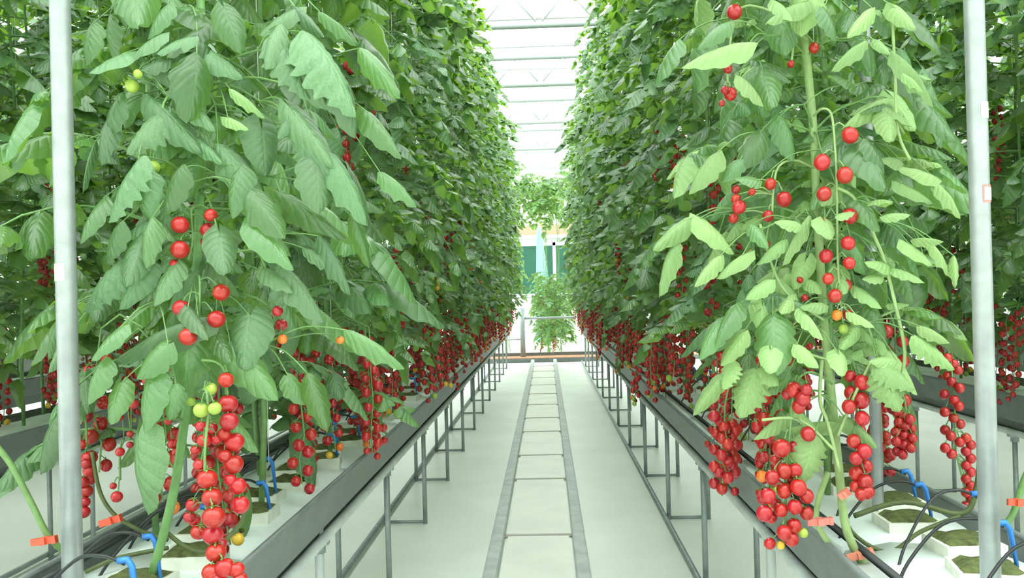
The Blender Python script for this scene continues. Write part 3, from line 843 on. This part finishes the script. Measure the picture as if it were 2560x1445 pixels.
hero_truss(RP, [(2060, 830, 0.06), (2000, 800, 0), (1970, 840, 0), (1968, 910, 0)], [(1967,838,19),(1955,762,9),(1985,770,9),(1970,900,14),(1940,752,11),(1915,765,8),(2000,700,8),(2012,745,9),(1950,870,9)], 1.76, rr=rr, kind='oval', stem='vine_pale')
hero_truss(RP, [(2080, 960, 0.06), (2030, 930, 0), (1990, 960, 0), (1975, 1080, 0), (1965, 1180, 0), (1965, 1340, 0)],
    [(1985,974,19),(2008,997,18),(1997,1017,17),(2016,974,14),(1968,985,14,None,.03),(1954,1120,22),(1985,1118,17,None,.03),(2020,1085,18),(1930,1193,18),(1960,1177,19),(1988,1175,17),(1996,1218,20),(1960,1226,19),(1920,1240,19),(2016,1240,18),(1987,1267,18),(1952,1275,17),(1911,1283,20),(1928,1293,15,None,.03),(2016,1283,17),(1985,1314,18),(1960,1332,18),(1978,1347,18),(2008,1332,12,'tomato_green'),(1925,1359,14),(1952,1363,10,'tomato_yellow'),(1995,1140,15,None,.04),(1940,1150,14,None,.05),(1975,1200,15,None,.04),(1940,1260,14,None,.04)], 1.72, rr=rr, kind='oval')
hero_truss(RP, [(2085, 920, 0.04), (2120, 895, 0), (2140, 930, 0), (2142, 1060, 0), (2152, 1230, 0)],
    [(2126,940,15),(2155,956,19),(2128,982,17),(2153,1001,20),(2122,1017,17),(2155,1046,18),(2134,1103,17),(2161,1128,18),(2140,1146,16),(2163,1165,18),(2140,1183,17),(2164,1204,18),(2140,1216,15),(2169,1230,17),(2153,1236,15),(2150,1075,14,None,.03),(2190,1000,0.1)], 1.74, rr=rr, kind='oval')
hero_truss(RP, [(2070, 980, .08), (1850, 960, .35), (1815, 1000, .4), (1812, 1100, .4), (1805, 1240, .4)],
    [(1790+12*(k % 3)+rr.randint(-4, 6), 1040+k*14, 14, None, .4+rr.uniform(-.03, .03)) for k in range(14)] + [(1830+8*(k % 2), 1060+k*17, 14, None, .42) for k in range(8)], 1.85, rr=rr, kind='oval')
hero_truss(RP, [(2080, 960, 0.06), (2200, 940, .3), (2262, 1000, .35), (2258, 1140, .35)],
    [(2243+18*(k % 3)+rr.randint(-4, 4), 1032+k*8, 12, 'tomato_red', .35+rr.uniform(-.02, .02)) for k in range(14)], 1.8, rr=rr, kind='oval')
hero_truss(RP, [(2085, 800, 0.06), (2250, 760, .4), (2360, 850, .45), (2385, 1000, .45), (2390, 1140, .45)],
    [(2365+16*(k % 3)+rr.randint(-4, 4), 895+k*15, 12, 'tomato_red', .45+rr.uniform(-.02, .02)) for k in range(17)] + [(2415+12*(k % 2), 1095+k*17, 12, 'tomato_red', .45) for k in range(12)], 1.8, rr=rr, kind='oval')

# ------------------------------------------------------------------ planting cubes, drip lines, clips
b = MB(); b.box((-0.06, -0.055, 0), (0.06, 0.055, 0.05), 'cube_wrap'); b.box((-0.052, -0.047, 0.05), (0.052, 0.047, 0.054), 'moss'); CUBE = b.mesh('planting_cube', False)
b = MB(); b.box((-0.06, -0.055, 0), (0.06, 0.055, 0.05), 'cube_wrap'); CUBEB = b.mesh('wrap', False)
def moss_top():
    rr = random.Random(3); n = 7; vs = []; fs = []
    for i in range(n):
        for j in range(n):
            e = i in (0, n-1) or j in (0, n-1)
            vs.append((-0.056 + 0.112*i/(n-1), -0.051 + 0.102*j/(n-1), 0.048 if e else 0.055 + rr.uniform(0, 0.008)))
    for i in range(n-1):
        for j in range(n-1): fs.append((i*n+j, (i+1)*n+j, (i+1)*n+j+1, i*n+j+1))
    b = MB(); b.add(vs, fs, 'moss'); return b.mesh('moss_top')
MOSS = moss_top()
def drip(x, y, z, side, rr, near):
    g = bpy.data.objects.new('drip_line', None); C.objects.link(g); g.location = (x, y, z)
    tag(g, 'black drip tube with a blue stake, ' + WHO[near], 'drip line', 'drip lines, ' + WHO[near])
    h = rr.uniform(0.05, 0.08); e = rr.uniform(-0.05, 0.05)
    s = side
    b = MB(); b.tube(smooth([(-s*0.20, e - 0.05, -0.055), (-s*0.17, e*0.8 - 0.03, 0.0), (-s*0.10, e*0.5, h), (-s*0.04, 0, h + 0.015), (0, 0, h)], 5), 0.0033, 'black_plastic', 6); obj('tube', b.mesh('tube'), g)
    b = MB(); b.tube([(-s*0.012, 0, h + 0.006), (s*0.004, 0, h + 0.008), (s*0.012, 0, h - 0.004), (s*0.022, -0.004, -0.012)], [0.0062, 0.0062, 0.0055, 0.0035], 'blue_plastic', 6); obj('stake', b.mesh('stake'), g)
    return g
for x, s in ((XL, 1), (XR, 1)):
    tag(tubeobj('drip_pipe', [(x - s * 0.15, 1.0, GZ + 0.005), (x - s * 0.15, YEND - 0.3, GZ + 0.005)], 0.008, 'black_plastic', None, 8), 'black polyethylene drip pipe lying on the slabs, ' + WHO[x], 'pipe')
    y = 1.30; k = 0
    rr2 = random.Random(5)
    while y < 9:
        c = bpy.data.objects.new('planting_cube', None); C.objects.link(c)
        c.location = (x + (0.07 if k % 2 else 0.03), y, GZ - 0.040); c.rotation_euler = (0, 0, rr2.uniform(-.2, .2))
        tag(c, 'wrapped planting cube with a mossy dark top, ' + WHO[x], 'planting cube', 'planting cubes, ' + WHO[x])
        obj('wrap', CUBEB, c); obj('moss_top', MOSS, c)
        drip(c.location.x + 0.03, y, GZ + 0.018, s, rr2, x)
        y += 0.18 if y < 4 else 0.36; k += 1

def clip(px, py, d, ang, label, m='clip_red', ln=62, holder=None):
    c = P(px, py, d); sc = F / d; l = ln / sc
    b = MB()
    h = 0.009
    b.box((-l/2, -0.004, -h/2 - 0.002), (l/2, 0.004, h/2 + 0.002), m)
    b.box((-l*0.12, -0.010, -h*0.75), (l*0.12, 0.010, h*0.75), m)
    b.box((l*0.36, -0.006, -h*0.8), (l*0.5, 0.006, h*0.8), m)
    o = obj('vine_clip', b.mesh('vine_clip', False), None, c, (0, -ang, 0))
    return tag(o, label, 'plant clip')
clip(110, 1352, 1.70, 0.13, 'red plastic clip on a slanting stem past the one-sticker post', ln=66)
clip(276, 1302, 1.74, 0.28, 'red plastic clip on a thin stem under a hanging broad leaf', ln=58)
clip(2050, 1304, 1.77, 0.05, 'pale red clip beside the big red truss over the gutter edge', 'clip_pale', ln=62)
clip(2150, 1387, 1.785, 0.25, 'pale red clip holding the lowest stem of the light green plant', 'clip_pale', ln=66)
clip(2545, 1256, 1.9, -0.05, 'red clip on the bent stem past the two-sticker post', ln=50)
clip(2110, 1235, 1.77, 0.6, 'small red clip on the pale stem below the long double truss', 'clip_pale', ln=30)

# bare layered stems that bend over the slabs
def bare_stem(pxs, d, r, label, m='vine'):
    b = MB(); b.tube(smooth([P(q[0], q[1], d + (q[2] if len(q) > 2 else 0)) for q in pxs], 5), r, m, 7)
    return tag(obj('bare_stem', b.mesh('bare_stem')), label, 'stem')
bare_stem([(-60, 1060), (20, 1150), (75, 1250), (125, 1345), (190, 1400, .02)], 1.72, 0.0062, 'slanting green bare vine stem held by a red clip')
bare_stem([(230, 1130), (250, 1230), (290, 1290), (360, 1330), (420, 1350)], 1.78, 0.0042, 'thin bending bare stem behind the one-sticker post', 'vine_olive')
bare_stem([(415, 1330), (470, 1370), (530, 1375), (600, 1310), (615, 1255)], 1.68, 0.0045, 'looped bare stem beneath the long fruit truss', 'vine_olive')
bare_stem([(215, 1430), (280, 1400), (340, 1385), (420, 1370)], 1.72, 0.0045, 'short bare stem lying across a mossy planting cube', 'vine_olive')
bare_stem([(2135, 1290), (2260, 1255), (2400, 1285), (2440, 1225), (2450, 1100), (2445, 850)], 1.95, 0.006, 'dark bare stem rising along the two-sticker post', 'vine_olive')
bare_stem([(2100, 1240), (2130, 1330), (2220, 1380), (2300, 1330), (2400, 1290)], 1.86, 0.0045, 'olive bare stem curling over the slab near the blue stakes', 'vine_olive')
bare_stem([(2600, 1120), (2560, 1200), (2530, 1290), (2490, 1330)], 2.0, 0.007, 'short thick bare stem past the two-sticker post')
bare_stem([(2070, 1180), (2040, 1290), (2080, 1370), (2120, 1420)], 1.84, 0.006, 'pale bare stem crossing the gutter edge', 'vine_pale')

# ------------------------------------------------------------------ far end of the house
gr = bpy.data.objects.new('guard_rail', None); C.objects.link(gr); gr.location = (-0.47, YEND + 0.5, 0)
tag(gr, 'grey steel guard rail with a thick post at the aisle end', 'guard rail')
tubeobj('post', [(0, 0, 0), (0, 0, 1.02)], 0.05, 'steel_grey', gr)
tubeobj('bar', [(0, 0, 0.82), (1.6, 0, 0.82)], 0.024, 'steel_grey', gr)
tubeobj('bar', [(-1.6, 0, 0.42), (0, 0, 0.42)], 0.015, 'rail_paint', gr)
tubeobj('post', [(1.6, 0, 0), (1.6, 0, 0.84)], 0.025, 'rail_paint', gr)
st = bpy.data.objects.new('path_kerb', None); C.objects.link(st); st.location = (0, YEND + 0.15, 0)
tag(st, 'low rusty transport rail across the end of the aisle', 'rail')
boxobj('edge', (-6, -0.1, 0), (6, -0.04, 0.07), 'gutter_metal', st)
boxobj('bed', (-6, -0.04, 0), (6, 0.6, 0.08), 'rust', st)
boxobj('edge', (-6, 0.6, 0), (6, 0.66, 0.14), 'gutter_metal', st)
sc_ = bpy.data.objects.new('wall_screen', None); C.objects.link(sc_); sc_.location = (0, 28.85, 0)
tag(sc_, 'dark green screen panel in a white frame on the end wall', 'screen')
boxobj('screen_panel', (-3, 0, 1.3), (3, 0.05, 2.85), 'green_screen', sc_)
for z in (2.85, 1.2, 3.1): boxobj('frame_bar', (-3.1, -0.03, z), (3.1, 0.05, z + 0.1), 'white_paint', sc_)
for x in (-3, -1.2, 0.25, 2): boxobj('frame_bar', (x, -0.03, 1.2), (x + 0.1, 0.05, 2.95), 'white_paint', sc_)
b = MB(); b.tube(smooth([(-0.15, 24, 3.1), (-0.13, 24, 2.6), (-0.1, 24, 2.0), (-0.08, 24, 1.3), (-0.08, 24, 0.02)], 4), [0.05 + 0.012*i for i in range(17)], 'teal_film', 12)
tag(obj('film_duct', b.mesh('film_duct')), 'pale teal plastic film duct hanging before the green screen', 'duct')
for k in range(7):
    y = 19.0 + 0.5 * k; x = 0.06 + (0.32 if k % 2 else -0.05) * 0.8
    make_plant(x, y, 'short dark tomato plant standing beyond the guard rail', 'short plants beyond the guard rail', 44, 1, 0, ztop=1.7, zlow=0.25, side=1, low=1, seed=8000 + k, base=0.0, ntr_hi=1, reach=1.0)
for k in range(6):
    # tall vines whose crowns arch over the path
    x = (-1, 1)[k % 2] * 0.85; y = 18.4 + 0.4 * k
    p = make_plant(x, y, 'tall bright vine arching over the path beyond the guard rail', 'arching vines beyond the guard rail', 26, 1, 0, ztop=3.1, zlow=1.6, side=1, low=0, seed=8100 + k, base=0.0, ntr_hi=0)
    rr3 = random.Random(k)
    for i in range(30):
        t = i / 29
        obj('leaf', LEAFM[i % NV], p, (-(x) * 1.2 * t, rr3.uniform(-.2, .2), 3.1 + 0.6 * math.sin(t * PI) + rr3.uniform(-.25, .15)), (rr3.uniform(-.3, .3), 0, rr3.uniform(0, 6.28)), 1.2)
